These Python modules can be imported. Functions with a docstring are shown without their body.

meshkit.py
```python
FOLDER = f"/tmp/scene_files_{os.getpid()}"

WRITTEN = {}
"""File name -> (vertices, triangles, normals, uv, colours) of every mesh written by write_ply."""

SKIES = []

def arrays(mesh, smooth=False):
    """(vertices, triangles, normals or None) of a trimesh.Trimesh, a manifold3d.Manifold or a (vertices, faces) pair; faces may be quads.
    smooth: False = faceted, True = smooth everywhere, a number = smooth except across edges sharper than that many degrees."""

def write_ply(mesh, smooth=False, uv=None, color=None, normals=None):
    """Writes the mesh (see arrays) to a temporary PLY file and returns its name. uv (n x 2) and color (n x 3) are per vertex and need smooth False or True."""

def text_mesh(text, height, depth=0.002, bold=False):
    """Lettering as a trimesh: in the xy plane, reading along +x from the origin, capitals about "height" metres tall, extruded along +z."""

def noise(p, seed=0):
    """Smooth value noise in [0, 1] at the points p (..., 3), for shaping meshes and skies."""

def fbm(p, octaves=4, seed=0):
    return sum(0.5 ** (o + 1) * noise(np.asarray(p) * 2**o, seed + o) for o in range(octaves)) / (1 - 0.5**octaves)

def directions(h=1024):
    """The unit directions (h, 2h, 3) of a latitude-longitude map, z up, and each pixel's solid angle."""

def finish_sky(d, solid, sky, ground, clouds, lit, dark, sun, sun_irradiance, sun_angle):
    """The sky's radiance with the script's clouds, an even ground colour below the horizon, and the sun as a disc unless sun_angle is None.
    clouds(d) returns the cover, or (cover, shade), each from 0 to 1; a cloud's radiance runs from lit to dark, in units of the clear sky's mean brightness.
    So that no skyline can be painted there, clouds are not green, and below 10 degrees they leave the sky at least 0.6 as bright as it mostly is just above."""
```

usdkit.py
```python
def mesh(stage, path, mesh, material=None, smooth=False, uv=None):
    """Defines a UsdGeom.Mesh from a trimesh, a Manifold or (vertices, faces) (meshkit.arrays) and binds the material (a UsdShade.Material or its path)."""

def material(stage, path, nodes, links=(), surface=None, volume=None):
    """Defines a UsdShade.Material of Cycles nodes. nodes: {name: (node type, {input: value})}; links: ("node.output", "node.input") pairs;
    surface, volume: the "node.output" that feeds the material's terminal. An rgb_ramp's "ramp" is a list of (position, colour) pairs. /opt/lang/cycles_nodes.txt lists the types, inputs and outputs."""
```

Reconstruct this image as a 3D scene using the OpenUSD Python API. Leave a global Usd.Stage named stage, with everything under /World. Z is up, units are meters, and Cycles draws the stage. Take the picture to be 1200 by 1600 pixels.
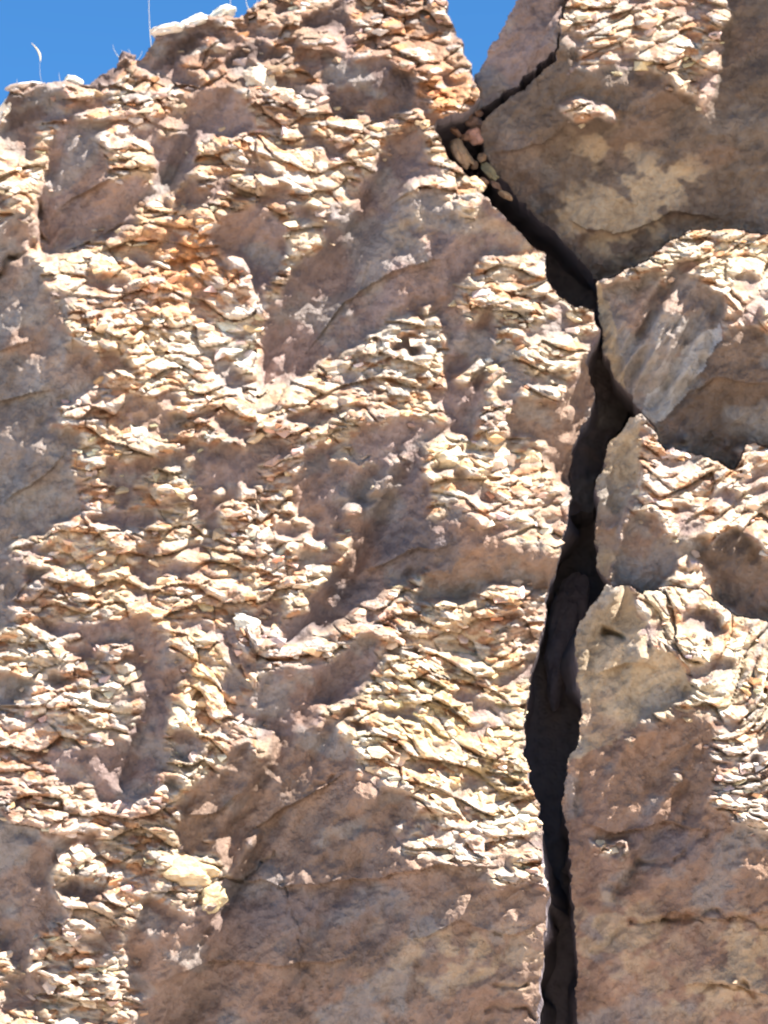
import math
import numpy as np
from scipy import ndimage, sparse
from scipy.sparse.linalg import spsolve
from scipy.spatial import cKDTree, ConvexHull
import usdkit
from pxr import Usd, UsdGeom, UsdLux, UsdShade, Sdf, Gf, Vt

stage = Usd.Stage.CreateInMemory()
UsdGeom.SetStageUpAxis(stage, "Z")
UsdGeom.SetStageMetersPerUnit(stage, 1.0)
UsdGeom.Xform.Define(stage, "/World")
UsdGeom.Scope.Define(stage, "/World/Looks")

# ------------------------------------------------------------ camera, sky, sun
PITCH = math.radians(15.0)
CAM = np.array([0.0, -14.0, 1.6])
SLANT = 14.0 / math.cos(PITCH)
FPX = 1200 * SLANT / 4.0                       # the picture is 1200 units wide and 4 m at the wall
MPP = SLANT / FPX
EXPOSURE = 1.95
SUN = np.array([0.50, -0.41, 0.76]); SUN /= np.linalg.norm(SUN)
ELEV = math.asin(SUN[2]); ROT = math.atan2(SUN[0], SUN[1])

cam = UsdGeom.Camera.Define(stage, "/World/camera")
cam.AddTranslateOp().Set(Gf.Vec3d(*CAM.tolist()))
cam.AddRotateXOp().Set(90 + math.degrees(PITCH))
cam.CreateHorizontalApertureAttr(36.0)
cam.CreateVerticalApertureAttr(48.0)
cam.CreateFocalLengthAttr(36.0 * FPX / 1200)
cam.CreateClippingRangeAttr(Gf.Vec2f(0.1, 5000))
cam.CreateExposureAttr(EXPOSURE)
cam.CreateFStopAttr(3.9)
cam.CreateFocusDistanceAttr(11.0)

usdkit.material(stage, "/World/Looks/sky_air", {
    "s": ("sky_texture", {"sky_type": "single_scattering", "sun_disc": False, "sun_elevation": ELEV, "sun_rotation": ROT,
                          "air_density": 1.0, "aerosol_density": 0.1, "ozone_density": 4.0}),
    "m": ("mix", {"mix_type": "multiply", "fac": 1.0, "color2": (.38, .80, 1.06)}),
    "b": ("background_shader", {"strength": 0.052})}, [("s.color", "m.color1"), ("m.color", "b.color")], surface="b.background")
sky = UsdLux.DomeLight.Define(stage, "/World/sky")
UsdShade.MaterialBindingAPI.Apply(sky.GetPrim()).Bind(UsdShade.Material.Get(stage, "/World/Looks/sky_air"))
sky.GetPrim().SetCustomDataByKey("kind", "structure")
sun = UsdLux.DistantLight.Define(stage, "/World/sun")
sun.CreateNormalizeAttr(True); sun.CreateIntensityAttr(1.25); sun.CreateAngleAttr(0.5); sun.CreateColorAttr(Gf.Vec3f(1.0, 0.925, 0.83))
zc = SUN; xc = np.cross([0, 0, 1.0], zc); xc /= np.linalg.norm(xc); yc = np.cross(zc, xc)
sun.AddTransformOp().Set(Gf.Matrix4d(*xc.tolist(), 0, *yc.tolist(), 0, *zc.tolist(), 0, 0, 0, 0, 1))

# ------------------------------------------------------------ helpers
FWD = np.array([0, math.cos(PITCH), math.sin(PITCH)]); UP = np.array([0, -math.sin(PITCH), math.cos(PITCH)])


def rays(px, py):
    d = FWD + ((np.asarray(px, float) - 600) / FPX)[..., None] * np.array([1.0, 0, 0]) + ((800 - np.asarray(py, float)) / FPX)[..., None] * UP
    return d


def place(px, py, D):
    """a point of the rock wall: where the wall plane y = 0 is met, brought D metres nearer"""
    d = rays(px, py)
    t = 14.0 / d[..., 1]
    n = np.linalg.norm(d, axis=-1)
    return CAM + d * (t - np.asarray(D) / n)[..., None]


GRIDS = {}


def vnoise(x, y, seed):
    if seed not in GRIDS:
        GRIDS[seed] = ndimage.spline_filter(np.random.default_rng(seed).random((128, 128)), order=3, mode="grid-wrap")
    return np.clip(ndimage.map_coordinates(GRIDS[seed], [np.asarray(y) % 128, np.asarray(x) % 128], order=3, mode="grid-wrap", prefilter=False), -0.1, 1.1)


def fnoise(x, y, octaves, seed, gain=0.5):
    out, amp, tot = 0, 1.0, 0
    for o in range(octaves):
        out = out + amp * vnoise(x * 2 ** o + 17.3 * o, y * 2 ** o + 5.1 * o, seed + o)
        tot += amp; amp *= gain
    return out / tot


def inside(poly, x, y):
    p = np.asarray(poly, float)
    out = np.zeros(x.shape, bool)
    x0, y0 = p.min(0); x1, y1 = p.max(0)
    near = (x >= x0) & (x <= x1) & (y >= y0) & (y <= y1)
    xs, ys = x[near], y[near]
    c = np.zeros(xs.shape, bool)
    for (ax, ay), (bx, by) in zip(p, np.roll(p, -1, 0)):
        if ay == by:
            continue
        c ^= ((ay > ys) != (by > ys)) & (xs < (bx - ax) * (ys - ay) / (by - ay) + ax)
    out[near] = c
    return out


def P(s):
    return [tuple(map(float, q.split(","))) for q in s.split()]


# ------------------------------------------------------------ outlines of the rocks, in the wall's own units (1200 = 4 m)
ROCKS = [   # name, base depth, outline
 ("left_cliff", 0.00, P("-90,215 -40,205 0,190 10,145 30,132 108,126 140,132 165,112 195,86 215,95 232,78 242,52 290,38 350,18 372,28 405,5 440,-20 520,-60 640,-70 690,-20 703,25 722,62 737,98 742,125 750,152 732,172 700,184 682,190 690,225 705,250 735,275 752,300 790,340 825,378 850,394 853,430 870,455 895,480 925,485 937,520 930,540 914,562 924,600 934,622 916,662 896,700 891,750 888,810 882,840 872,880 866,905 858,930 852,970 848,992 838,1020 828,1060 824,1100 821,1150 823,1200 840,1243 850,1300 847,1353 857,1400 853,1467 843,1533 840,1600 838,1720 -90,1720")),
 ("left_cliff", -0.70, P("914,562 930,540 943,549 960,590 986,620 983,646 950,693 933,747 926,800 888,806 891,750 896,700 916,662 934,622 924,600")),
 ("split_slab", 0.30, P("742,118 757,86 776,54 802,10 822,-40 905,-60 885,0 874,40 868,80 840,106 800,138 742,176 712,190 700,186 722,164 744,148")),
 ("overhanging_boulder", 0.30, P("905,-60 885,0 874,40 869,90 842,114 802,147 764,174 752,195 757,235 770,268 800,300 850,350 900,400 927,436 937,442 967,425 1013,405 1040,382 1077,360 1133,358 1200,368 1300,372 1300,-70")),
 ("wedged_block", 0.15, P("937,440 967,423 1013,403 1040,380 1077,357 1133,356 1200,366 1300,370 1300,705 1200,702 1180,692 1166,694 1148,735 1128,722 1090,708 1060,700 1040,704 1022,664 1002,646 985,625 976,610 958,588 943,548 938,515 931,475")),
 ("pointed_block", 0.10, P("1000,644 1020,660 1040,702 1060,696 1090,704 1130,719 1146,734 1165,692 1180,690 1200,700 1300,702 1300,990 1200,972 1150,958 1117,938 1100,920 1053,916 1007,929 983,914 960,918 945,905 933,884 931,850 930,800 933,748 952,692 984,650")),
 ("lower_right_block", 0.12, P("983,909 1007,926 1053,912 1100,917 1117,934 1150,955 1200,969 1300,985 1300,1720 906,1720 903,1600 900,1500 893,1400 887,1327 877,1257 888,1193 903,1165 909,1110 900,1033 897,983 915,955 946,913 960,915")),
]
# joint faces and undersides (a = turned to the left, b = turned downward), tone
FACES = [
 (0, .3, .5, "dark", P("10,150 60,138 96,134 102,155 62,186 25,203 3,205")),
 (0, .45, .5, "mauve", P("85,200 125,190 150,215 168,240 172,280 222,278 215,312 205,350 130,382 90,400 66,402 68,370 54,322 66,280")),
 (0, .5, .5, "grey", P("-90,300 0,352 30,332 50,326 60,370 52,388 20,402 -10,430 -90,450")),
 (0, .45, .5, "mauve", P("298,145 360,133 390,163 402,200 350,212 310,218 304,270 272,296 215,328 210,303 238,278 242,226 262,214 290,210 286,180")),
 (0, .4, .5, "mauve", P("275,300 300,275 340,280 370,290 345,310 300,326 275,326")),
 (0, .5, .5, "mauve", P("340,335 405,320 440,350 447,392 425,440 408,480 400,440 372,402 352,392 335,368")),
 (0, .55, .5, "mauve", P("642,190 652,184 663,232 690,290 712,338 738,345 752,308 800,342 832,385 772,400 750,403 706,455 684,482 640,492 600,512 567,532 533,559 487,579 447,602 408,616 404,540 412,488 432,468 458,420 474,396 497,396 512,370 545,320 572,270 602,230")),
 (0, .45, .5, "greybrown", P("-90,420 5,402 52,392 70,417 60,433 67,453 93,467 103,480 110,513 113,533 147,553 157,573 173,590 167,603 127,617 120,633 93,637 73,663 90,670 120,667 123,683 113,700 120,767 123,790 127,800 90,813 80,833 67,843 40,843 13,863 30,880 50,887 77,887 83,897 37,907 27,933 20,947 23,967 7,983 -20,1000 -90,1010")),
 (0, .4, .55, "brown", P("187,623 200,610 217,613 233,623 253,627 257,643 287,650 310,653 277,660 273,670 240,677 230,682 220,663 187,663 180,647")),
 (0, .4, .55, "mauve", P("167,710 200,720 177,735 233,713 280,707 290,727 303,730 307,700 350,697 395,710 397,733 383,750 377,770 363,783 343,797 347,823 323,843 307,827 323,813 293,803 293,773 307,760 300,743 277,737 247,727 213,747 207,767 216,780 187,797 180,773 163,743")),
 (0, .3, .55, "mauve", P("133,807 175,803 240,798 236,820 190,827 150,817")),
 (0, .3, .55, "mauve", P("200,885 230,890 310,878 312,893 250,905")),
 (0, .3, .6, "mauve", P("77,973 160,963 187,970 233,963 237,983 227,993 190,1002 140,1009 123,993 100,987")),
 (0, .4, .55, "mauve", P("197,1000 233,987 267,1000 270,1020 300,1035 305,1055 272,1078 268,1100 258,1143 257,1177 263,1197 247,1213 247,1233 213,1250 187,1257 157,1260 147,1233 127,1227 100,1233 80,1227 83,1203 77,1177 123,1170 167,1165 197,1158 195,1127 217,1121 238,1060 215,1045")),
 (0, .3, .55, "mauve", P("267,1150 290,1140 310,1150 325,1180 285,1187 265,1175")),
 (0, .4, .55, "mauve", P("388,955 415,938 442,940 444,975 410,982")),
 (0, .4, .5, "grey", P("-90,1045 0,1050 55,1065 32,1097 -10,1100 -90,1100")),
 (0, .45, .5, "grey", P("-90,1250 0,1260 20,1287 57,1293 80,1297 90,1307 130,1310 110,1327 90,1347 83,1367 80,1387 78,1410 97,1427 105,1432 67,1447 60,1473 47,1493 57,1517 73,1530 67,1550 40,1557 27,1533 27,1507 10,1483 0,1470 -90,1440")),
 (0, .3, .6, "dark", P("90,1373 120,1375 160,1368 167,1400 130,1407 95,1397")),
 (0, .5, .5, "mauve", P("395,1078 402,1063 433,1047 467,1037 517,1033 543,1007 573,987 593,1000 587,1027 590,1047 573,1067 563,1087 535,1098 512,1118 470,1138 440,1150 420,1150 396,1130 386,1108")),
 (0, .4, .42, "brown", P("470,1140 512,1120 545,1105 556,1095 553,1120 548,1140 553,1183 556,1215 600,1230 642,1245 652,1270 612,1298 630,1338 690,1345 760,1350 768,1388 792,1384 838,1388 880,1380 890,1440 890,1720 -90,1760 213,1720 217,1590 230,1560 200,1540 197,1517 203,1460 213,1417 235,1400 252,1408 300,1432 318,1430 345,1415 352,1390 352,1365 340,1335 310,1326 277,1336 277,1300 280,1243 303,1230 345,1200 352,1180 388,1160 402,1195 421,1180 424,1152")),
 (0, .5, .5, "mauve", P("567,663 600,662 633,647 682,664 702,664 696,617 694,583 697,533 690,510 684,484 704,460 727,500 750,500 768,470 776,520 770,567 752,600 750,650 745,684 700,680 663,697 663,737 680,783 660,808 600,812 553,833 510,820 467,813 460,790 440,770 460,743 473,717 483,697 520,693 560,690")),
 (0, .55, .55, "dusk", P("553,833 600,812 660,810 693,813 708,785 733,810 767,843 735,870 700,900 667,893 643,900 600,923 560,947 540,970 500,985 483,975 497,1008 445,1008 442,968 483,953 497,927 513,907 547,867")),
 (0, .35, .75, "brown", P("735,868 767,843 800,846 850,857 872,868 862,905 842,925 797,917 767,913 727,937 683,943 660,927 667,895 700,900")),
 (0, -.7, .6, "brown", P("795,620 830,618 877,630 900,605 904,565 930,540 960,600 950,640 920,700 905,800 886,785 868,742 848,712 845,692 820,684 800,690 787,660")),
 (1, -1.9, .35, "dusk", P("800,500 1020,500 1020,900 800,900")),
 (0, .3, .55, "dark", P("500,82 560,95 600,90 648,118 652,165 602,187 550,197 512,166 505,120")),
 (0, .3, .55, "dark", P("345,102 370,65 410,60 455,80 440,95 390,90 362,106")),
 (0, .3, .55, "dark", P("240,62 280,56 320,48 322,75 282,100 242,112")),
 (0, .3, .55, "dark", P("472,22 540,2 556,40 480,44")),
 (0, .3, .55, "mauve", P("455,315 490,325 540,315 530,340 490,346 460,336")),
 (0, .3, .5, "dark", P("130,135 160,118 200,92 205,110 150,150")),
 (2, .6, .35, "mauve", P("700,-90 950,-90 950,200 690,200")),
 (3, .4, .55, "olive", P("740,-90 872,-90 874,48 905,86 884,118 902,110 960,100 1000,118 1040,114 1050,134 1076,154 1100,174 1107,158 1122,128 1128,60 1140,18 1146,-90 1320,-90 1320,400 740,460")),
 (4, .9, .3, "tan", P("925,436 947,450 957,500 972,550 986,612 960,596 940,550 932,505 926,470")),
 (4, .45, .4, "greybrown", P("945,452 962,442 985,436 1010,424 1030,420 1037,455 1050,424 1067,424 1090,431 1110,453 1132,468 1136,492 1085,528 1050,555 1035,590 1000,640 985,640 972,560 958,500")),
 (4, .35, .6, "umber", P("1015,664 1052,642 1087,592 1120,537 1138,502 1167,512 1200,519 1320,525 1320,730 1200,705 1180,692 1160,700 1150,745 1125,728 1060,700 1030,705")),
 (5, .95, .25, "tan", P("1000,652 1004,700 1001,740 990,770 975,790 966,830 962,870 952,910 930,890 926,750 950,690 983,646")),
 (5, .45, .6, "umber", P("985,812 1000,800 1033,808 1040,830 1056,842 1095,835 1118,850 1132,822 1165,842 1200,868 1320,900 1320,1000 1200,975 1150,960 1112,935 1108,900 1085,872 1062,868 1052,900 1010,932 965,925 962,872 970,845")),
 (5, .3, .6, "mauve", P("1110,772 1140,760 1162,774 1160,790 1120,788")),
 (6, .6, .3, "tan", P("983,915 992,960 1006,972 1013,1015 1050,1020 1075,1040 1080,1060 1085,1080 1065,1100 1030,1110 1000,1130 975,1150 935,1170 905,1197 870,1200 880,1150 880,1090 870,1030 870,985 900,945 940,900 962,905")),
 (6, .42, .32, "orange", P("850,1260 870,1200 930,1172 975,1152 1000,1132 1032,1124 1070,1116 1100,1110 1116,1140 1110,1180 1132,1200 1108,1248 1150,1285 1200,1310 1320,1340 1320,1760 860,1760 860,1400")),
 (4, .25, .05, "pale", P("1000,640 1020,612 1036,588 1052,556 1086,528 1128,498 1124,530 1087,590 1052,642 1035,662 1012,656")),
]
# small lit ledges standing on those faces
LEDGES = [P("875,162 905,153 940,160 966,180 962,190 930,184 905,193 880,182"), P("920,1306 937,1318 978,1308 987,1328 972,1346 938,1336"),
          P("1050,1205 1062,1200 1066,1220 1052,1232"), P("240,736 262,728 300,745 306,760 292,775 298,800 270,795 248,770"),
          P("707,590 735,575 752,556 757,572 735,602 715,602"), P("500,1098 510,1108 560,1090 552,1104 512,1120 498,1118"),
          P("523,1138 548,1120 550,1145 533,1152"), P("572,768 590,752 612,745 606,760 580,776"), P("612,716 640,712 634,724 612,726"),
          P("532,800 550,790 570,795 566,806 540,806"), P("540,700 548,690 560,712 585,712 580,722 520,724 512,718"),
          P("1016,1122 1030,1112 1034,1120 1022,1132"), P("975,1142 992,1150 990,1166 974,1152"),
          P("380,1320 392,1308 392,1326 384,1332"), P("330,770 345,760 352,775 340,782"), P("640,280 680,272 690,290 650,298")]
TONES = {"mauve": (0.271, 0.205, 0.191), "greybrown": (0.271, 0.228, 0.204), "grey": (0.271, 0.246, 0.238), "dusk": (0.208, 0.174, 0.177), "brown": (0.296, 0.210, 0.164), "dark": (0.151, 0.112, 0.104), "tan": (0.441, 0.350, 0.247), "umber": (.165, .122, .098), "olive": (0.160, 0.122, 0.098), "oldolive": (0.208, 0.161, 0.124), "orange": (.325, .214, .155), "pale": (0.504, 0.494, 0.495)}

# ------------------------------------------------------------ coarse relief
X0, X1, Y0, Y1 = -80, 1280, -60, 1700


def labels(px, py):
    """rock number and face number (-1 none) at each place, with ragged edges"""
    wx = px + 11 * (fnoise(px / 30, py / 26, 4, 11, .6) - .5) * 2
    wy = py + 10 * (fnoise(px / 30, py / 24, 4, 21, .6) - .5) * 2
    sx = px + 7 * (fnoise(px / 26, py / 20, 4, 31, .6) - .5) * 2
    sy = py + 6 * (fnoise(px / 26, py / 20, 4, 41, .6) - .5) * 2
    rock = np.full(px.shape, -1); face = np.full(px.shape, -1)
    for k, (_, _, poly) in enumerate(ROCKS):
        rock[(rock < 0) & inside(poly, sx, sy)] = k
    for k, (r, _, _, _, poly) in enumerate(FACES):
        face[(rock == r) & inside(poly, wx, wy)] = k
    for poly in LEDGES:
        face[inside(poly, sx, sy)] = -1
    away = ndimage.distance_transform_edt((face >= 0) | (rock < 0)) * abs(px[0, 1] - px[0, 0])
    speck = fnoise(px / 13, py / 8, 2, 51) + .05 * vnoise(px / 90, py / 90, 53)
    face[(face >= 0) & (speck > .82 + .30 * np.clip(away / 50, 0, 1)) & np.isin(rock, (0, 4, 5, 6))] = -1
    return rock, face


CS = 4
cx, cy = np.meshgrid(np.arange(X0, X1 + 1, CS), np.arange(Y0, Y1 + 1, CS))
crock, cface = labels(cx, cy)
RUB_A, RUB_B = -.14, -.42
fa = np.array([f[1] for f in FACES] + [RUB_A]); fb = np.array([f[2] * 1.35 for f in FACES] + [RUB_B])
ga, gb = fa[cface], fb[cface]
n = cx.size; idx = np.arange(n).reshape(cx.shape)
rows, cols, vals, rhs, r0 = [], [], [], [], 0


def equations(i, j, g, w):
    global r0
    m = len(i); r = np.arange(r0, r0 + m); r0 += m
    rows.extend([r, r]); cols.extend([j, i]); vals.extend([w, -w]); rhs.append(g * w)


h = CS * MPP
same = (crock[:, 1:] == crock[:, :-1]) & (crock[:, 1:] >= 0)
w = np.where(cface[:, 1:] == cface[:, :-1], 1.0, 0.5)[same]
equations(idx[:, :-1][same], idx[:, 1:][same], (h * .5 * (ga[:, 1:] + ga[:, :-1]))[same], w)
same = (crock[1:] == crock[:-1]) & (crock[1:] >= 0)
step = (cface[:-1] >= 0) & (cface[1:] < 0)      # below a face the next ledge may step forward
w = np.where(step, 0.12, 1.0)[same]
equations(idx[:-1][same], idx[1:][same], (-h * .5 * (gb[1:] + gb[:-1]))[same], w)
mu = CS / 600.0
base = np.array([r[1] for r in ROCKS] + [0.0])[crock]
r = np.arange(r0, r0 + n); r0 += n
rows.append(r); cols.append(idx.ravel()); vals.append(np.full(n, mu)); rhs.append(mu * base.ravel())
A = sparse.csr_matrix((np.concatenate(vals), (np.concatenate(rows), np.concatenate(cols))), shape=(r0, n))
D = spsolve((A.T @ A).tocsc(), A.T @ np.concatenate(rhs)).reshape(cx.shape)
# what the sun must reach stands clear of the rock above it
tilt = math.tan(PITCH) * (cy - 800) * MPP
sc = np.array([SUN[0], SUN @ UP, -(SUN @ FWD)])
ln = math.hypot(sc[0], sc[1])
for turn in range(10):
    Z = np.where(crock >= 0, D + tilt, -9.0)
    H = np.full(D.shape, -9.0)
    for k in range(2, 130, 2):
        move = (k * sc[1] / ln, -k * sc[0] / ln)
        there = ndimage.shift((crock >= 0).astype(float), move, order=1) > .995
        H = np.maximum(H, np.where(there, ndimage.shift(Z, move, order=1, cval=-9.0) - k * h * sc[2] / ln, -9.0))
    need = np.clip(H - Z, 0, .6)
    if turn % 2 == 0:
        D = np.where((cface < 0) & (crock >= 0), D + need + .02 * (need > 0), D)
    else:                                           # and what lies in shade stays behind the rim above it
        rim = np.where(H > -5, H, 9.0)
        gy, gx = np.gradient(D, h)
        faces_sun = -gx * SUN[0] - SUN[1] + gy * SUN[2] > -.09
        D = np.where((cface >= 0) & (crock >= 0) & faces_sun & (ndimage.distance_transform_edt(crock >= 0) > 5), np.minimum(D, np.maximum(rim - tilt - .035, D - .12)), D)
soft = ndimage.gaussian_filter(D, 1.0) * (crock >= 0)
wsum = np.zeros(D.shape)
blur = np.zeros(D.shape)
for k in range(len(ROCKS)):
    m = (crock == k).astype(float)
    g = ndimage.gaussian_filter(m, 1.1); v = ndimage.gaussian_filter(m * D, 1.1) / np.maximum(g, 1e-6)
    blur = np.where(m > 0, v, blur)
D = blur
# carry each rock's depth a little past its own edge, so that the fine grid can read it there
near = ndimage.distance_transform_edt(crock < 0, return_distances=False, return_indices=True)

# ------------------------------------------------------------ fine relief
FS = 1.75
fx, fy = np.meshgrid(np.arange(X0, X1 + .1, FS), np.arange(Y0, Y1 + .1, FS))
rock, face = labels(fx, fy)
DF = np.zeros(fx.shape)
for k in range(len(ROCKS)):
    ii = ndimage.distance_transform_edt(crock != k, return_distances=False, return_indices=True)
    Dk = D[ii[0], ii[1]]
    m = rock == k
    DF[m] = ndimage.map_coordinates(Dk, [(fy[m] - Y0) / CS, (fx[m] - X0) / CS], order=1, mode="nearest")
bits, nbits = ndimage.label((face < 0) & (rock >= 0))
size = np.bincount(bits.ravel(), minlength=nbits + 1)
tiny = (bits > 0) & (size[bits] < 34)                     # what is too small to read as a ledge belongs to the face around it
ii = ndimage.distance_transform_edt((face < 0), return_distances=False, return_indices=True)
face = np.where(tiny, face[ii[0], ii[1]], face)
bits = np.where(tiny, 0, bits)
rub = ((face < 0) & (rock >= 0)).astype(float)
hollow = np.clip((fnoise(fx / 44, fy / 26, 3, 440) - .645 + .075 * np.exp(-((fx - 330) / 420) ** 2 - ((fy - 60) / 120) ** 2)) * 14, 0, 1) * rub     # smooth shallow recesses, tinted brown so they read as small shaded facets
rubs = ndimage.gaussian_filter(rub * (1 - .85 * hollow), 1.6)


def bed_angle(x, y):
    """dip of the bedding: down to the right low on the pillar, level elsewhere"""
    dip = .48 * np.exp(-(((x - 690) / 170) ** 2 + ((y - 1130) / 200) ** 2))
    dip = dip + .25 * np.exp(-(((x - 1100) / 140) ** 2 + ((y - 1060) / 170) ** 2)) + .2 * np.exp(-(((x - 60) / 130) ** 2 + ((y - 1500) / 160) ** 2))
    return dip + .10 * (vnoise(x / 130, y / 130, 55) - .5) * 2


def cells(sx, sy, seed, warp):
    """broken plates: (random height of the plate, distance to its edge, plate number)"""
    g = np.random.default_rng(seed)
    ang = bed_angle(fx, fy)
    u = fx + warp * (vnoise(fx / 60, fy / 60, seed + 1) - .5) * 2
    v = fy - ang * (fx - 690 * (fx > 400) - 60 * (fx <= 400)) + warp * (vnoise(fx / 45, fy / 45, seed + 2) - .5) * 2
    nu, nv = int((X1 - X0 + 900) / sx), int((Y1 - Y0 + 1200) / sy)
    su = (np.arange(nu)[None] + g.uniform(-.48, .48, (nv, nu)) + .5 * (np.arange(nv)[:, None] % 2)) - 450 / sx + X0 / sx
    sv = (np.arange(nv)[:, None] + g.uniform(-.48, .48, (nv, nu))) - 600 / sy + Y0 / sy
    t = cKDTree(np.stack([su.ravel(), sv.ravel()], 1))
    d, i = t.query(np.stack([u.ravel() / sx, v.ravel() / sy], 1), k=2, workers=-1)
    val = g.random(nu * nv)
    return val[i[:, 0]].reshape(fx.shape), (d[:, 1] - d[:, 0]).reshape(fx.shape), i[:, 0].reshape(fx.shape), (v / sy - sv.ravel()[i[:, 0]].reshape(fx.shape)), (u / sx - su.ravel()[i[:, 0]].reshape(fx.shape))


va, ea, ia, ta, _ = cells(21, 8.5, 101, 8)
vb, eb, ib, tb, _ = cells(58, 24, 201, 13)
vc, ec, ic, tc, uc = cells(74, 52, 301, 40)
vd, ed, id_, td, ud = cells(30, 24, 351, 24)
ang_ = bed_angle(fx, fy)
bx_, by_ = fx + 9 * (fnoise(fx / 40, fy / 40, 2, 411) - .5), fy - ang_ * (fx - 690 * (fx > 400) - 60 * (fx <= 400)) + 8 * (fnoise(fx / 34, fy / 26, 2, 413) - .5)
crust = sum(a * (1 - 2 * np.abs(vnoise(bx_ / sx + 3.7 * k, by_ / sy + 1.9 * k, 415 + k) - .5)) for k, (a, sx, sy) in enumerate(((.030, 40, 15), (.016, 15, 7))))
crust = crust + sum(a * vnoise(bx_ / sx + 3.7 * k, by_ / sy + 1.9 * k, 495 + k) for k, (a, sx, sy) in enumerate(((.045, 24, 11), (.032, 12, 7), (.016, 6, 4))))
plate = .036 * va + .012 * np.clip(ea * 2.2, 0, 1) ** .6 + .012 * ta + crust
big = .095 * vb + .045 * np.clip(eb * 2.5, 0, 1) ** .5 + .04 * tb + .10 * (fnoise(fx / 60, fy / 42, 3, 420) - .5)
grain = fnoise(fx / 9, fy / 6, 3, 400)
calm = np.clip(2.4 * fnoise(fx / 62, fy / 44, 2, 445) - .62, .22, 1.15)
DF += rubs * (calm * .95 * (plate - .06) + .05 + .016 * (fnoise(fx / 7, fy / 5, 3, 447) - .5)
               + .85 * 0 * plate + .85 * big - .14 + .02 * (grain - .5))
# joint faces: broad dents, hackly steps along the diagonal, fine grain
dg = (fx * .8 + fy * .6); dn = (fx * .6 - fy * .8)
hack = fnoise(dg / 26, dn / 70, 4, 450)
step_ = np.abs(fnoise(dg / 60, dn / 110, 3, 460) - .5) * 2
dents = fnoise(fx / 70, fy / 60, 4, 470)
low = ((fy > 1380) | (fx > 870)).astype(float)
ribs = np.exp(-(((fx - 1030) / 75) ** 2 + ((fy - 530) / 95) ** 2)) * (rock == 4)
ribn = fnoise((fx * .86 + fy * .5) / 17, (fx * .5 - fy * .86) / 150, 3, 490) - .5
rough = fnoise(dg / 38, dn / 62, 6, 450, .62) - .5
crease = np.abs(fnoise(dg / 55, dn / 120, 4, 460) - .5) + .5 * np.abs(fnoise(fx / 48, fy / 30, 4, 465) - .5)
DF += (1 - rubs) * (.11 * (dents - .5) + .10 * rough - .11 * np.minimum(crease, .22) + .28 * ribs * ribn)
DF -= .05 * ndimage.gaussian_filter(hollow, 2.5)
# a few open cracks across the faces
CRACKS = [(P("62,318 66,372 50,388 20,400 0,425 -80,440"), 5, .12), (P("66,402 110,395 135,384 205,350"), 3, .05), (P("345,1378 385,1372 415,1345 430,1330"), 3, .06), (P("440,1385 470,1380"), 6, .07),
          (P("1040,1440 1075,1430 1100,1440"), 3, .05), (P("945,985 968,992"), 5, .10), (P("556,783 610,772"), 5, .07), (P("365,1290 400,1268"), 4, .05),
          (P("945,985 968,992"), 5, .10), (P("1040,1440 1120,1425 1200,1450"), 4, .05), (P("1110,1540 1160,1540 1185,1560"), 5, .06), (P("770,1545 820,1542 845,1530"), 4, .06), (P("760,1575 815,1572 838,1590"), 4, .06), (P("480,1240 520,1215"), 4, .05), (P("960,1385 1000,1350 1060,1340 1110,1290"), 5, .05), (P("430,1330 445,1390 470,1470 470,1560"), 2.5, .02), (P("930,1490 985,1440 1040,1440"), 4, .05)]
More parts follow.
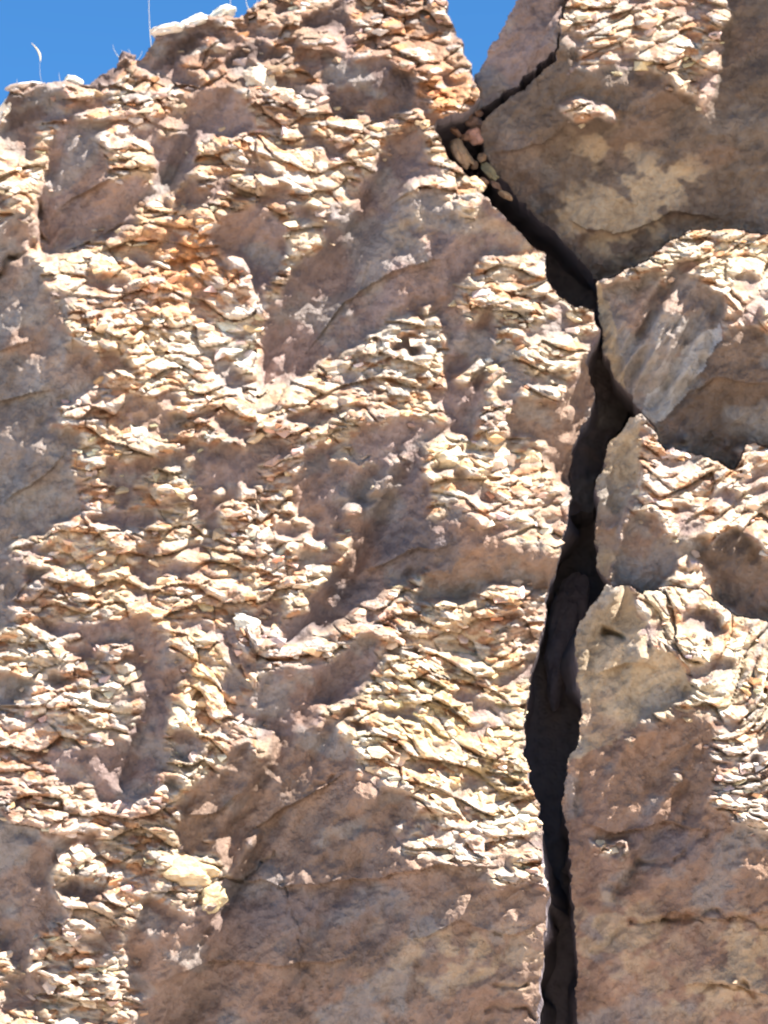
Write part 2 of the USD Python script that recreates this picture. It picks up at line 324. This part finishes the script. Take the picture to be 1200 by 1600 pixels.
for pts, wd, dp in CRACKS:
    for (ax, ay), (bx, by) in zip(pts[:-1], pts[1:]):
        m = (fx > min(ax, bx) - 20) & (fx < max(ax, bx) + 20) & (fy > min(ay, by) - 20) & (fy < max(ay, by) + 20)
        qx, qy = fx[m] + 6 * (vnoise(fx[m] / 14, fy[m] / 14, 77) - .5) * 2, fy[m] + 6 * (vnoise(fx[m] / 14, fy[m] / 14, 78) - .5) * 2
        s = np.clip(((qx - ax) * (bx - ax) + (qy - ay) * (by - ay)) / ((bx - ax) ** 2 + (by - ay) ** 2), 0, 1)
        dd = np.hypot(qx - ax - s * (bx - ax), qy - ay - s * (by - ay))
        DF[m] -= dp * np.exp(-(dd / wd) ** 2) * .55

# lips where one sheet of rock overhangs the next
for pts, reach, amp in [(P("235,1400 355,1374 450,1386 560,1376 690,1352 790,1350"), 60, .05), (P("905,1290 960,1300 1040,1280 1120,1300"), 50, .06), (P("1000,1440 1060,1425 1130,1440 1220,1425"), 50, .05), (P("1060,1545 1120,1535 1220,1560"), 50, .07),
                        (P("380,1310 430,1275 480,1245 545,1205"), 40, .06), (P("280,1275 340,1265 405,1225"), 36, .05), (P("-20,562 25,540 60,528"), 30, .05), (P("-20,640 40,622 90,610"), 40, .06), (P("0,790 50,760 110,700"), 40, .05),
                        (P("470,560 540,470 630,420 700,400"), 45, .05), (P("590,330 640,300 690,290"), 40, .04), (P("90,330 140,300 200,260"), 40, .05), (P("760,238 815,232 850,222 885,196"), 40, .05), (P("880,345 960,370 1050,330 1130,345"), 60, .05),
                        (P("560,900 640,860 720,850"), 40, .05), (P("920,1060 980,1035 1040,1040"), 40, .04), (P("640,1470 720,1440 800,1460 850,1440"), 50, .05), (P("240,1540 330,1500 450,1510 560,1490"), 50, .05), (P("1060,620 1130,590 1210,600"), 40, .04)]:
    q = np.array(pts)
    yl = np.interp(fx, q[:, 0], q[:, 1]) + 16 * (fnoise(fx / 34, fy / 90, 3, 740) - .5)
    up = yl - fy
    fade = np.clip((fx - q[0, 0]) / 40, 0, 1) * np.clip((q[-1, 0] - fx) / 40, 0, 1)
    DF += amp * fade * (1 - rubs) * np.where(up > 0, np.exp(-np.maximum(up, 0) / reach), 0)

# ------------------------------------------------------------ colour of the stone, with shade painted into its hollows
CREAM, TAN, ORANGE, WHITE, GREY, PINK = (np.array(c) for c in ((.62, .505, .375), (.54, .41, .28), (.58, .28, .12), (.76, .70, .61), (.38, .36, .35), (.54, .41, .33)))
PATCHES = [  # x, y, rx, ry, colour, strength: lichen and iron staining on the broken stone
 (290, 410, 70, 100, ORANGE, .95), (300, 640, 120, 40, np.array((.62, .40, .24)), .6), (250, 960, 70, 40, ORANGE, .5), (330, 1060, 40, 60, np.array((.66, .45, .22)), .8), (230, 540, 90, 60, np.array((0.60, 0.42, 0.23)), .6), (360, 540, 60, 70, WHITE, .9), (310, 560, 110, 50, WHITE, .5), (240, 920, 130, 60, np.array((0.60, 0.43, 0.26)), .6),
 (490, 870, 70, 40, CREAM, .8), (690, 1130, 130, 90, np.array((0.60, 0.47, 0.26)), .8), (760, 1230, 90, 60, np.array((0.62, 0.46, 0.24)), .7), (150, 1480, 90, 130, np.array((0.59, 0.48, 0.39)), .7),
 (800, 480, 110, 90, np.array((0.54, 0.48, 0.37)), .8), (620, 540, 70, 50, WHITE, .5), (740, 720, 90, 50, np.array((0.62, 0.50, 0.33)), .7), (330, 70, 360, 120, np.array((.25, .155, .11)), .92), (650, 60, 120, 120, np.array((.33, .215, .155)), .9),
 (690, 150, 50, 45, ORANGE, .9), (430, 250, 140, 60, np.array((0.50, 0.35, 0.24)), .8), (1000, 60, 130, 80, np.array((0.49, 0.39, 0.30)), .8), (1130, 420, 120, 80, np.array((0.62, 0.51, 0.36)), .8), (1110, 780, 110, 70, np.array((0.62, 0.48, 0.37)), .7),
 (1110, 1030, 130, 120, np.array((0.55, 0.46, 0.32)), .8), (1170, 1220, 60, 90, np.array((0.62, 0.53, 0.47)), .8), (450, 1010, 70, 40, GREY, .6), (100, 1080, 110, 60, WHITE, .4), (700, 1310, 70, 50, np.array((0.64, 0.54, 0.45)), .8), (60, 330, 60, 80, TAN, .7)]


def stone_colour(x, y, pick, pick2):
    x, y, pick, pick2 = map(np.asarray, (x, y, pick, pick2))
    c = CREAM + (TAN - CREAM) * np.clip(1.6 * vnoise(x / 55, y / 45, 601) - .3, 0, 1)[..., None]
    c = c + (np.array((.50, .36, .30)) - c) * np.clip(2.2 * vnoise(x / 75, y / 60, 605) - 1.05, 0, .8)[..., None]
    c = c * (.62 + .66 * fnoise(x / 85, y / 60, 3, 607))[..., None]
    for (qx, qy, rx, ry, col, s) in PATCHES:
        k = s * np.exp(-(((x - qx) / rx) ** 2 + ((y - qy) / ry) ** 2))
        c = c + (col - c) * k[..., None]
    c = np.where((pick < .10)[..., None], c * .35 + ORANGE * .65, c)
    c = np.where((pick > .86)[..., None], c * .35 + GREY * .65, c)
    c = np.where(((pick > .70) & (pick < .82))[..., None], c * .4 + WHITE * .6, c)
    return c * (.86 + .28 * pick2)[..., None]


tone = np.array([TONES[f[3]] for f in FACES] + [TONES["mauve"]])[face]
f1, f2, f3 = fnoise(fx / 90, fy / 70, 4, 610), fnoise(dg / 30, dn / 80, 4, 620), fnoise(fx / 24, fy / 20, 3, 630)
amp_ = np.where(rock == 3, .55, 1.0)
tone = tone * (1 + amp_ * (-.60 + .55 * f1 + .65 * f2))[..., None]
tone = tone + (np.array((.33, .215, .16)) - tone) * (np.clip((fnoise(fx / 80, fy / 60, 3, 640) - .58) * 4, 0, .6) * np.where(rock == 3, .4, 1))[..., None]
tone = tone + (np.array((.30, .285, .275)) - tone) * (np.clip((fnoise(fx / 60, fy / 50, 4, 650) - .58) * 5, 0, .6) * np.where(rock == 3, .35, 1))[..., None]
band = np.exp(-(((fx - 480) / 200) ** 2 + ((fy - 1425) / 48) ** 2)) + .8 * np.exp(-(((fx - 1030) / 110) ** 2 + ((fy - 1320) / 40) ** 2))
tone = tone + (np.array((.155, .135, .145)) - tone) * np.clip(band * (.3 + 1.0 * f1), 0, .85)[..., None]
lich = np.zeros(fx.shape)
for (qx, qy, rx, ry, s) in [(965, 345, 60, 55, 1.0), (1020, 300, 40, 40, .8), (900, 330, 45, 30, .8), (945, 235, 50, 40, .55), (1060, 275, 45, 30, .6), (720, 1500, 120, 60, .6), (960, 1460, 90, 60, .8), (1170, 1490, 50, 60, .9), (1080, 1560, 90, 40, .6), (640, 330, 70, 60, .35), (770, 350, 40, 40, .35)]:
    lich += s * np.exp(-(((fx - qx) / rx) ** 2 + ((fy - qy) / ry) ** 2))
lich = np.clip((f3 + .5 * lich - .62) * 7, 0, 1) * np.clip(lich * 1.6, 0, 1)
tone = tone + (np.array((.56, .44, .30)) - tone) * (.65 * lich)[..., None]
stone = stone_colour(fx, fy, va, vb)
red = np.clip((fnoise(fx / 16, fy / 9, 3, 660) - .60) * 6, 0, .7)
stone = stone + (np.array((.33, .17, .10)) - stone) * red[..., None]
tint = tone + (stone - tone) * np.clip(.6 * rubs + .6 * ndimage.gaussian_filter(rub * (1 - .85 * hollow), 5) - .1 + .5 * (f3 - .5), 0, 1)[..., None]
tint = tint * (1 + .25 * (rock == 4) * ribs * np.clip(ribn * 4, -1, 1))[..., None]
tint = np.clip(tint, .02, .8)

# ------------------------------------------------------------ materials
def rock_material(name, grain_scale, bump):
    return usdkit.material(stage, "/World/Looks/" + name, {
        "t": ("attribute", {"attribute": "tint"}),
        "g": ("geometry", {}),
        "n": ("noise_texture", {"scale": grain_scale, "detail": 6.0, "roughness": .65}),
        "r": ("rgb_ramp", {"ramp": [(.25, (.62, .60, .60)), (.5, (1, 1, 1)), (.75, (1.22, 1.2, 1.16))]}),
        "m": ("mix", {"mix_type": "multiply", "fac": 1.0}),
        "n2": ("noise_texture", {"scale": grain_scale * 3.5, "detail": 5.0, "roughness": .7}),
        "b": ("bump", {"strength": bump, "distance": .03}),
        "p": ("principled_bsdf", {"roughness": .9, "specular_ior_level": .25})},
        [("g.position", "n.vector"), ("g.position", "n2.vector"), ("n.fac", "r.fac"), ("t.color", "m.color1"), ("r.color", "m.color2"), ("m.color", "p.base_color"), ("n2.fac", "b.height"), ("b.normal", "p.normal")], surface="p.bsdf")


M_ROCK = rock_material("weathered_rock", 16.0, 1.0)
M_FLAKE = rock_material("broken_stone", 22.0, .5)


def plain(name, col, rough=.8):
    return usdkit.material(stage, "/World/Looks/" + name, {
        "g": ("geometry", {}), "n": ("noise_texture", {"scale": 9.0, "detail": 6.0, "roughness": .7}),
        "r": ("rgb_ramp", {"ramp": [(.3, tuple(c * .7 for c in col)), (.7, tuple(min(1, c * 1.25) for c in col))]}),
        "p": ("principled_bsdf", {"roughness": rough})}, [("g.position", "n.vector"), ("n.fac", "r.fac"), ("r.color", "p.base_color")], surface="p.bsdf")


def define(path, v, f, nrm, col, mat):
    m = UsdGeom.Mesh.Define(stage, path)
    m.CreatePointsAttr(Vt.Vec3fArray.FromNumpy(np.ascontiguousarray(v, np.float32)))
    m.CreateFaceVertexCountsAttr(Vt.IntArray.FromNumpy(np.full(len(f), 3, np.int32)))
    m.CreateFaceVertexIndicesAttr(Vt.IntArray.FromNumpy(np.ascontiguousarray(f, np.int32).ravel()))
    m.CreateSubdivisionSchemeAttr("none")
    if nrm is not None:
        m.CreateNormalsAttr(Vt.Vec3fArray.FromNumpy(np.ascontiguousarray(nrm, np.float32))); m.SetNormalsInterpolation("vertex")
    if col is not None:
        UsdGeom.PrimvarsAPI(m).CreatePrimvar("tint", Sdf.ValueTypeNames.Color3fArray, "vertex").Set(Vt.Vec3fArray.FromNumpy(np.ascontiguousarray(col, np.float32)))
    UsdShade.MaterialBindingAPI.Apply(m.GetPrim()).Bind(mat)
    return m.GetPrim()


COUNT = {}


def name_in(parent, name):
    k = COUNT.get((parent, name), 0); COUNT[(parent, name)] = k + 1
    return f"{parent}/{name}" + (f"_{k:03d}" if k else "")


def tag(p, label=None, category=None, group=None, kind=None):
    for k, v in (("label", label), ("category", category), ("group", group), ("kind", kind)):
        if v:
            p.SetCustomDataByKey(k, v)
    return p


def thing(name, label, category, group=None):
    path = name_in("/World", name)
    return path, tag(UsdGeom.Xform.Define(stage, path).GetPrim(), label, category, group)


# ------------------------------------------------------------ the rocks: each a thing, its faces and broken ledges its parts
POS = place(fx, fy, DF)
NR, NC = fx.shape
vid = np.arange(fx.size).reshape(fx.shape)
quad = np.stack([vid[:-1, :-1], vid[1:, :-1], vid[1:, 1:], vid[:-1, 1:]], -1).reshape(-1, 4)
qrock = rock.ravel()[quad]
one = (qrock == qrock[:, :1]).all(1) & (qrock[:, 0] >= 0)
quad, qr = quad[one], qrock[one][:, 0]
flat = POS.reshape(-1, 3)
tri = np.vstack([quad[:, [0, 1, 2]], quad[:, [0, 2, 3]]])
fn = np.cross(flat[tri[:, 1]] - flat[tri[:, 0]], flat[tri[:, 2]] - flat[tri[:, 0]])
NRM = np.stack([sum(np.bincount(tri[:, k], fn[:, c], fx.size) for k in range(3)) for c in range(3)], 1)
NRM /= np.maximum(np.linalg.norm(NRM, axis=1, keepdims=True), 1e-12)
if NRM[:, 1].mean() > 0:
    NRM, quad = -NRM, quad[:, ::-1]
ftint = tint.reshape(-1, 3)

SEEDS = np.array([(60, 290), (230, 210), (90, 150), (330, 60), (600, 50), (430, 230), (300, 400), (280, 560), (620, 570), (830, 500), (760, 720), (430, 680), (150, 740), (240, 890), (480, 860), (130, 1030), (430, 1010), (330, 1120), (700, 1030), (700, 1200), (60, 1150), (180, 1290), (140, 1470), (300, 1370), (20, 1550), (700, 130)], float)
wx = fx + 50 * (fnoise(fx / 60, fy / 60, 3, 700) - .5); wy = fy + 50 * (fnoise(fx / 60, fy / 60, 3, 710) - .5)
ledge_id = cKDTree(SEEDS).query(np.stack([wx.ravel(), wy.ravel() * 1.3], 1) if False else np.stack([wx.ravel(), wy.ravel()], 1), workers=-1)[1]

LABELS = {
 "left_cliff": ("tall rugged cliff of broken pale ledges and brown joint faces, left of the crack", "cliff"),
 "split_slab": ("thin dark sloping slab split off the overhanging boulder, at the foot of the sky notch", "rock slab"),
 "overhanging_boulder": ("huge brown overhanging boulder with lichen blotched underside, at the top right of the crack", "boulder"),
 "wedged_block": ("block with grey ribbed flank and cream ledges on top, wedged under the overhanging boulder", "rock"),
 "pointed_block": ("block with a pale tan pointed prow leaning over the crack, below the grey ribbed block", "rock"),
 "lower_right_block": ("large orange brown block with a peaked tan shoulder, lowest on the right of the crack", "rock"),
}
LAND = {}
for k, (nm, _, _) in enumerate(ROCKS):
    if nm not in LAND:
        LAND[nm], prim = thing(nm, *LABELS[nm])
    path = LAND[nm]
    q = quad[qr == k]
    qf = face.ravel()[q[:, 0]]
    qb = bits.ravel()[q[:, 0]]
    main = np.bincount(qb[qf < 0]).argmax() if (qf < 0).any() else -1
    key = np.where(qf >= 0, qf, np.where(qb == main, 1000 + (ledge_id[q[:, 0]] if k == 0 else 0), 2000 + qb))
    for part in np.unique(key):
        sel = q[key == part]
        if len(sel) < 12 and len(np.unique(key)) > 1:      # a sliver goes to its rock's largest part
            key[key == part] = np.bincount(key).argmax()
    for part in np.unique(key):
        sel = q[key == part]
        used, inv = np.unique(sel, return_inverse=True)
        inv = inv.reshape(-1, 4)
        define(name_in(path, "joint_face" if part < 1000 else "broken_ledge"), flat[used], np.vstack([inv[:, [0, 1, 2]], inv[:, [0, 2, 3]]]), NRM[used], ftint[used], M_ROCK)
    # the flanks that run back from the rim into the hill
    e = np.vstack([q[:, [0, 1]], q[:, [1, 2]], q[:, [2, 3]], q[:, [3, 0]]])
    lo, hi = e.min(1).astype(np.int64), e.max(1).astype(np.int64)
    code = lo * fx.size + hi
    _, first, cnt = np.unique(code, return_index=True, return_counts=True)
    rim = e[first[cnt == 1]]
    used, inv = np.unique(rim, return_inverse=True); inv = inv.reshape(-1, 2)
    d = flat[used] - CAM; d /= d[:, 1:2]; d[:, 2] *= .45
    even = flat[used].copy()
    deg = np.maximum(np.bincount(inv.ravel(), minlength=len(used)), 1)[:, None]
    rings = [flat[used]]
    for s, turns in ((.10, 1), (.4, 20), (.9, 20), (1.6, 20)):
        for _ in range(turns):
            acc = np.stack([np.bincount(inv[:, 0], even[inv[:, 1], c], len(used)) + np.bincount(inv[:, 1], even[inv[:, 0], c], len(used)) for c in range(3)], 1)
            even = .5 * even + .5 * acc / deg
        q_ = even * 3.0 + s * 5
        lump = np.stack([fnoise(q_[:, 2] + 9 * c, q_[:, 0] + q_[:, 1] + 4 * c, 3, 720) - .5 for c in range(3)], 1)
        rings.append(even + d * s + .30 * lump * min(1, max(0, s - .3) * 1.5))
    m = len(used); fs = []
    for t in range(4):
        a, b = inv[:, 0] + t * m, inv[:, 1] + t * m
        fs += [np.stack([a, a + m, b + m], 1), np.stack([a, b + m, b], 1)]
    define(name_in(path, "flank"), np.vstack(rings), np.vstack(fs), None, np.tile(np.array((.27, .24, .265)), (5 * m, 1)), M_ROCK)

# ------------------------------------------------------------ the hill behind, the foot of the cliff and the ground
def sheet(path, xs, zs, yfun, col, mat, kind="structure"):
    gx, gz = np.meshgrid(xs, zs)
    v = np.stack([gx, yfun(gx, gz), gz], -1).reshape(-1, 3)
    i = np.arange(gx.size).reshape(gx.shape)
    f = np.vstack([np.stack([i[:-1, :-1], i[:-1, 1:], i[1:, 1:]], -1).reshape(-1, 3), np.stack([i[:-1, :-1], i[1:, 1:], i[1:, :-1]], -1).reshape(-1, 3)])
    return tag(define(path, v, f, None, np.tile(col, (len(v), 1)), mat), kind=kind)


def hill_depth(x, z):
    r = 1.25 + .5 * (fnoise(x * 1.3 + 40, z * 1.3 + 40, 4, 800) - .5)
    foot = np.clip((2.55 - z) / 2.55, 0, 1)
    return r - 2.3 * foot - .25 * np.clip(foot * 6, 0, 1)


sheet("/World/cliff_behind", np.arange(-9, 9.01, .12), np.append(np.arange(-.3, 7.2, .12), [7.3, 7.5, 7.7, 7.9, 8.1]), hill_depth, np.array((.27, .24, .265)), M_ROCK)
gx, gy = np.meshgrid(np.linspace(-300, 300, 41), np.linspace(-300, 300, 41))
M_GROUND = plain("dry_earth", (.44, .345, .25))
v = np.stack([gx, gy, np.zeros_like(gx)], -1).reshape(-1, 3)
i = np.arange(gx.size).reshape(gx.shape)
f = np.vstack([np.stack([i[:-1, :-1], i[:-1, 1:], i[1:, 1:]], -1).reshape(-1, 3), np.stack([i[:-1, :-1], i[1:, 1:], i[1:, :-1]], -1).reshape(-1, 3)])
tag(define("/World/ground", v, f, None, None, M_GROUND), kind="structure")

# ------------------------------------------------------------ flakes of stone on the ledges
rng = np.random.default_rng(4242)
PROTOS = []
for k in range(28):
    g = np.random.default_rng(900 + k)
    p = g.normal(size=(13, 3)); p /= np.abs(p).max(1, keepdims=True) ** .65 * np.linalg.norm(p, axis=1, keepdims=True) ** .35
    p *= g.uniform(.72, 1.05, (13, 1))
    hl = ConvexHull(p)
    fcs = hl.simplices.copy()
    for t in range(len(fcs)):
        a, b, c = p[fcs[t]]
        if np.dot(np.cross(b - a, c - a), hl.equations[t, :3]) < 0:
            fcs[t] = fcs[t][::-1]
    on, fcs = np.unique(fcs, return_inverse=True); fcs = fcs.reshape(-1, 3); p = p[on]
    nn = np.zeros_like(p)
    for t in range(len(fcs)):
        a, b, c = p[fcs[t]]
        for q in fcs[t]:
            nn[q] += np.cross(b - a, c - a)
    PROTOS.append((p, fcs, nn / np.linalg.norm(nn, axis=1, keepdims=True)))

DS = ndimage.gaussian_filter(DF, 2.0)
rows_ = np.arange(Y0 + 6, Y1 - 6, 9.0)
spots = []
for j, yy in enumerate(rows_):
    xx = np.arange(X0 + 6 + (j % 2) * 8, X1 - 6, 16.0)
    spots.append(np.stack([xx + rng.uniform(-10, 10, len(xx)), np.full(len(xx), yy) + rng.uniform(-4, 4, len(xx))], 1))
spots = np.vstack(spots)
ci = np.clip(((spots[:, 1] - Y0) / FS).round().astype(int), 0, NR - 1); cj = np.clip(((spots[:, 0] - X0) / FS).round().astype(int), 0, NC - 1)
rim_ = np.minimum(ndimage.distance_transform_edt(rock >= 0), 99) * FS
edge_ = np.ones(rock.shape, bool); edge_[1:] &= rock[1:] == rock[:-1]; edge_[:, 1:] &= rock[:, 1:] == rock[:, :-1]
rim_ = np.minimum(rim_, ndimage.distance_transform_edt(edge_) * FS)
fringe = ndimage.gaussian_filter(rub, 8)[ci, cj]
keep = (((fringe > .6) & (rubs[ci, cj] > .5)) | ((fringe > .16) & (fringe < .6) & (rim_[ci, cj] > 18) & (rng.random(len(spots)) < .40))) & (rock[ci, cj] >= 0) & (rng.random(len(spots)) < np.clip(1.9 * fnoise(spots[:, 0] / 40, spots[:, 1] / 30, 2, 430) - .70, .03, .55))
spots, ci, cj = spots[keep], ci[keep], cj[keep]
ang = bed_angle(spots[:, 0], spots[:, 1])
width = np.clip(rng.lognormal(math.log(15), .50, len(spots)), 8, 36) * MPP
FL = {k: [] for k in range(len(ROCKS))}
pickc, pick2 = rng.random(len(spots)), rng.random(len(spots))
cols_ = np.clip(stone_colour(spots[:, 0], spots[:, 1], pickc, pick2), .05, .8)
fringe = ndimage.gaussian_filter(rub, 8)[ci, cj]
out_ = np.clip((.62 - fringe) / .4, 0, 1)
cols_ = cols_ * (1 - out_)[:, None] + (np.array((.33, .25, .19)) * (.7 + .6 * pick2)[:, None]) * out_[:, None]
width = width * (1 - .35 * out_)
ctr = place(spots[:, 0], spots[:, 1], DS[ci, cj] + .002)
for s in range(len(spots)):
    p, fcs, pn = PROTOS[rng.integers(len(PROTOS))]
    wd = width[s]
    dims = np.array([wd, wd * rng.uniform(.5, .85), wd * rng.uniform(.26, .60)]) * .5
    tau = math.radians(rng.uniform(5, 60)); be = ang[s] + rng.normal(0, .26); yaw = rng.normal(0, .5)
    ex = np.array([math.cos(be), 0, -math.sin(be)])
    ez = np.array([rng.normal(0, .15), -math.sin(tau), math.cos(tau)]); ez -= ex * (ez @ ex); ez /= np.linalg.norm(ez)
    ey = np.cross(ez, ex)
    c, sn = math.cos(yaw), math.sin(yaw)
    B = np.stack([ex * c + ey * sn, -ex * sn + ey * c, ez])
    v = (p * dims) @ B + ctr[s]
    nv = (pn / dims) @ B; nv /= np.linalg.norm(nv, axis=1, keepdims=True)
    FL[rock[ci[s], cj[s]]].append((wd * dims[2], v, fcs, nv, np.tile(cols_[s] * rng.uniform(.9, 1.08, 3), (len(v), 1))))


for k, (nm, _, _) in enumerate(ROCKS):
    if k == 1:
        continue
    items = sorted(FL[k], key=lambda t: -t[0])
    for _, v, f, nv, c in items[:300]:
        define(name_in(LAND[nm], "stone_flake"), v, f, None, c, M_FLAKE)
    if len(items) > 300:
        vs, fs, ns, cs, o = [], [], [], [], 0
        for _, v, f, nv, c in items[300:]:
            vs.append(v); ns.append(nv); fs.append(f + o); cs.append(c); o += len(v)
        tag(define(LAND[nm] + "/small_flakes", np.vstack(vs), np.vstack(fs), None, np.vstack(cs), M_FLAKE), kind="stuff")

# ------------------------------------------------------------ loose stones
def pebble(seed):
    """a weathered lump of stone: a broken block, rough all over"""
    import trimesh
    m = trimesh.creation.icosphere(3)
    g = np.random.default_rng(seed)
    p = np.array(m.vertices)
    nrm = g.normal(size=(9, 3)); nrm /= np.linalg.norm(nrm, axis=1, keepdims=True)
    reach = np.min(g.uniform(.62, .95, 9)[None] / np.maximum(p @ nrm.T, .05), 1)
    p = p * np.minimum(reach, 1.05)[:, None]
    q = p * 1.7 + seed % 31
    r = fnoise(q[:, 0] + .6 * q[:, 1], q[:, 2] * 1.6 + .5 * q[:, 1], 4, 730, .6) - .5
    return p * (1 + .55 * r)[:, None], np.array(m.faces)


def wall_at(px, py):
    i, j = int(round((py - Y0) / FS)), int(round((px - X0) / FS))
    return DS[min(max(i, 0), NR - 1), min(max(j, 0), NC - 1)]


def stone(px, py, w, h, dip, col, seed, D, deep=.8):
    """w, h across and up in wall units, dip in degrees (positive down to the right), D metres in front of the wall plane"""
    p, f = pebble(seed)
    a = math.radians(dip)
    ex = np.array([math.cos(a), 0, -math.sin(a)]); ez = np.array([math.sin(a), -.25, math.cos(a)]); ez -= ex * (ez @ ex); ez /= np.linalg.norm(ez)
    B = np.stack([ex, np.cross(ez, ex), ez])
    v = (p * np.array([w, w * deep, h]) * .5 * MPP) @ B + place(px, py, D)
    g = np.random.default_rng(seed + 5)
    return v, f, np.tile(np.array(col) * g.uniform(.93, 1.05, 3), (len(v), 1))


for (px, py, w, h, dip, col, D, label) in [
  (266, 46, 64, 22, -10, (.66, .62, .56), .0, "left end stone of the white topped row on the summit's left shoulder"),
  (308, 33, 60, 17, -18, (.72, .69, .64), .0, "middle and whitest flat stone of the row on the summit's left shoulder"),
  (350, 20, 42, 22, -8, (.70, .66, .60), .0, "right end and highest stone of the white topped row on the summit"),
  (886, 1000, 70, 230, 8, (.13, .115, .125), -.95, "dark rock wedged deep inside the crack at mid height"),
  (40, 137, 62, 16, -6, (.66, .60, .54), .0, "flat pale stone at the far left end of the skyline"),
  (112, 128, 34, 20, 8, (.62, .55, .48), .0, "small pale stone on the skyline in the dip left of the dark stone"),
  (198, 92, 30, 26, -20, (.12, .09, .09), -.02, "dark rounded stone on the skyline left of the long white topped stones"),
  (8, 170, 20, 32, 15, (.68, .62, .56), .02, "small white stone standing on edge at the left frame edge below the skyline"),
  (742, 192, 30, 20, 20, (.30, .19, .15), -.10, "small pinkish stone jammed high in the crack under the split slab"),
  (744, 213, 34, 28, 5, (.36, .22, .175), -.06, "rounded pink stone jammed in the crack below the smaller pinkish one"),
  (722, 240, 58, 26, 62, (.32, .215, .135), -.05, "long tan stone leaning steeply in the crack beside the overhanging boulder"),
  (766, 270, 44, 16, 50, (.29, .24, .15), -.10, "thin greenish yellow sliver wedged lowest in the crack above the dark gap"),
  (738, 290, 40, 30, 15, (.54, .38, .24), .05, "orange tan stone perched on the cliff edge left of the crack"),
]:
    path = name_in("/World", "loose_stone")
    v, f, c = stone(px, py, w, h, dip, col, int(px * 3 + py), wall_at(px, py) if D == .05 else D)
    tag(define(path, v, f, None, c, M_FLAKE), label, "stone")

g = np.random.default_rng(77)
for (px, py) in [(700, 178), (716, 170), (730, 176), (748, 176), (712, 206), (728, 214), (752, 246), (742, 258), (776, 290), (790, 306), (756, 284)]:
    v, f, c = stone(px, py, g.uniform(14, 26), g.uniform(9, 17), g.uniform(-30, 60), np.array((.32, .19, .125)) * g.uniform(.5, 1.1), int(px * 5 + py), -.07 + .02 * (px < 740))
    tag(define(name_in("/World", "broken_stone"), v, f, None, c, M_FLAKE), "small rusty broken stone among the rubble jammed at the top of the crack", "stone", "rubble jammed at the top of the crack")

# knobs that stand out of the cliff face
for (px, py, w, h, dip, col) in [(776, 718, 58, 46, 0, (.62, .54, .41)), (826, 716, 40, 44, 10, (.56, .45, .32)), (705, 716, 74, 44, 5, (.60, .48, .32)), (292, 1366, 96, 56, -4, (.54, .40, .24)), (332, 1406, 44, 40, -30, (.50, .41, .25)),
                                 (405, 125, 60, 44, 35, (.60, .50, .42)), (440, 148, 40, 30, 10, (.55, .45, .37)), (385, 975, 44, 36, 30, (.60, .55, .50))]:
    v, f, c = stone(px, py, w, h, dip, col, int(px + 7 * py), wall_at(px, py) - .01, .6)
    define(name_in(LAND["left_cliff"], "stone_knob"), v, f, None, c, M_FLAKE)

# ------------------------------------------------------------ dry grass on the skyline
M_STRAW = plain("dry_straw", (.42, .36, .25))


def tube(pts, r0, r1, sides=5):
    pts = np.asarray(pts, float); t = np.gradient(pts, axis=0); t /= np.linalg.norm(t, axis=1, keepdims=True)
    a = np.cross(t, [0, 1.0, 0]); a /= np.linalg.norm(a, axis=1, keepdims=True); b = np.cross(t, a)
    an = np.arange(sides) * 2 * math.pi / sides; r = np.linspace(r0, r1, len(pts)) if np.ndim(r1) == 0 else np.asarray(r1)
    v = (pts[:, None] + r[:, None, None] * (np.cos(an)[None, :, None] * a[:, None] + np.sin(an)[None, :, None] * b[:, None])).reshape(-1, 3)
    i, j = np.meshgrid(np.arange(len(pts) - 1), np.arange(sides), indexing="ij")
    q = np.stack([i * sides + j, i * sides + (j + 1) % sides, (i + 1) * sides + (j + 1) % sides, (i + 1) * sides + j], -1).reshape(-1, 4)
    return v, np.vstack([q[:, [0, 1, 2]], q[:, [0, 2, 3]]])


def curve(a, b, bend, k=8):
    t = np.linspace(0, 1, k)
    x = a[0] + (b[0] - a[0]) * t + bend * np.sin(t * math.pi) ; y = a[1] + (b[1] - a[1]) * t
    return place(x, y, np.full(k, -.12))


for label, stems, heads in [
  ("single tall pale grass stem rising above the long white topped stones", [((237, 80), (233, -30), -2, .0032)], []),
  ("bent dry grass stalk with a feathery seed head at the far left against the sky", [((68, 136), (62, 98), -2, .0016)], [((63, 97), (49, 67), 5)]),
  ("short wispy grass tuft on the skyline over the dark stone", [((188, 92), (176, 70), -2, .0025), ((204, 92), (200, 76), 2, .0025), ((212, 96), (222, 80), 2, .0025), ((196, 92), (190, 78), -1, .0025)], []),
  ("thin grass blades on the summit at the top edge above the white topped stones", [((360, 26), (358, -20), 1, .003), ((390, 16), (384, -6), -2, .0035), ((398, 14), (402, -8), 2, .003)], []),
  ("few fine grass blades at the left end of the skyline", [((96, 130), (92, 114), -1, .002), ((104, 130), (108, 116), 1, .002), ((30, 138), (26, 124), -1, .002)], []),
]:
    path, _ = thing("grass_tuft", label, "grass")
    for a, b, bend, r in stems:
        v, f = tube(curve(a, b, bend), r * .6, r * .25)
        define(name_in(path, "grass_blade"), v, f, None, None, M_STRAW)
    for a, b, bend in heads:
        v, f = tube(curve(a, b, bend), 0, np.array([.001, .004, .006, .007, .006, .005, .003, .001]))
        define(name_in(path, "seed_head"), v, f, None, None, M_STRAW)
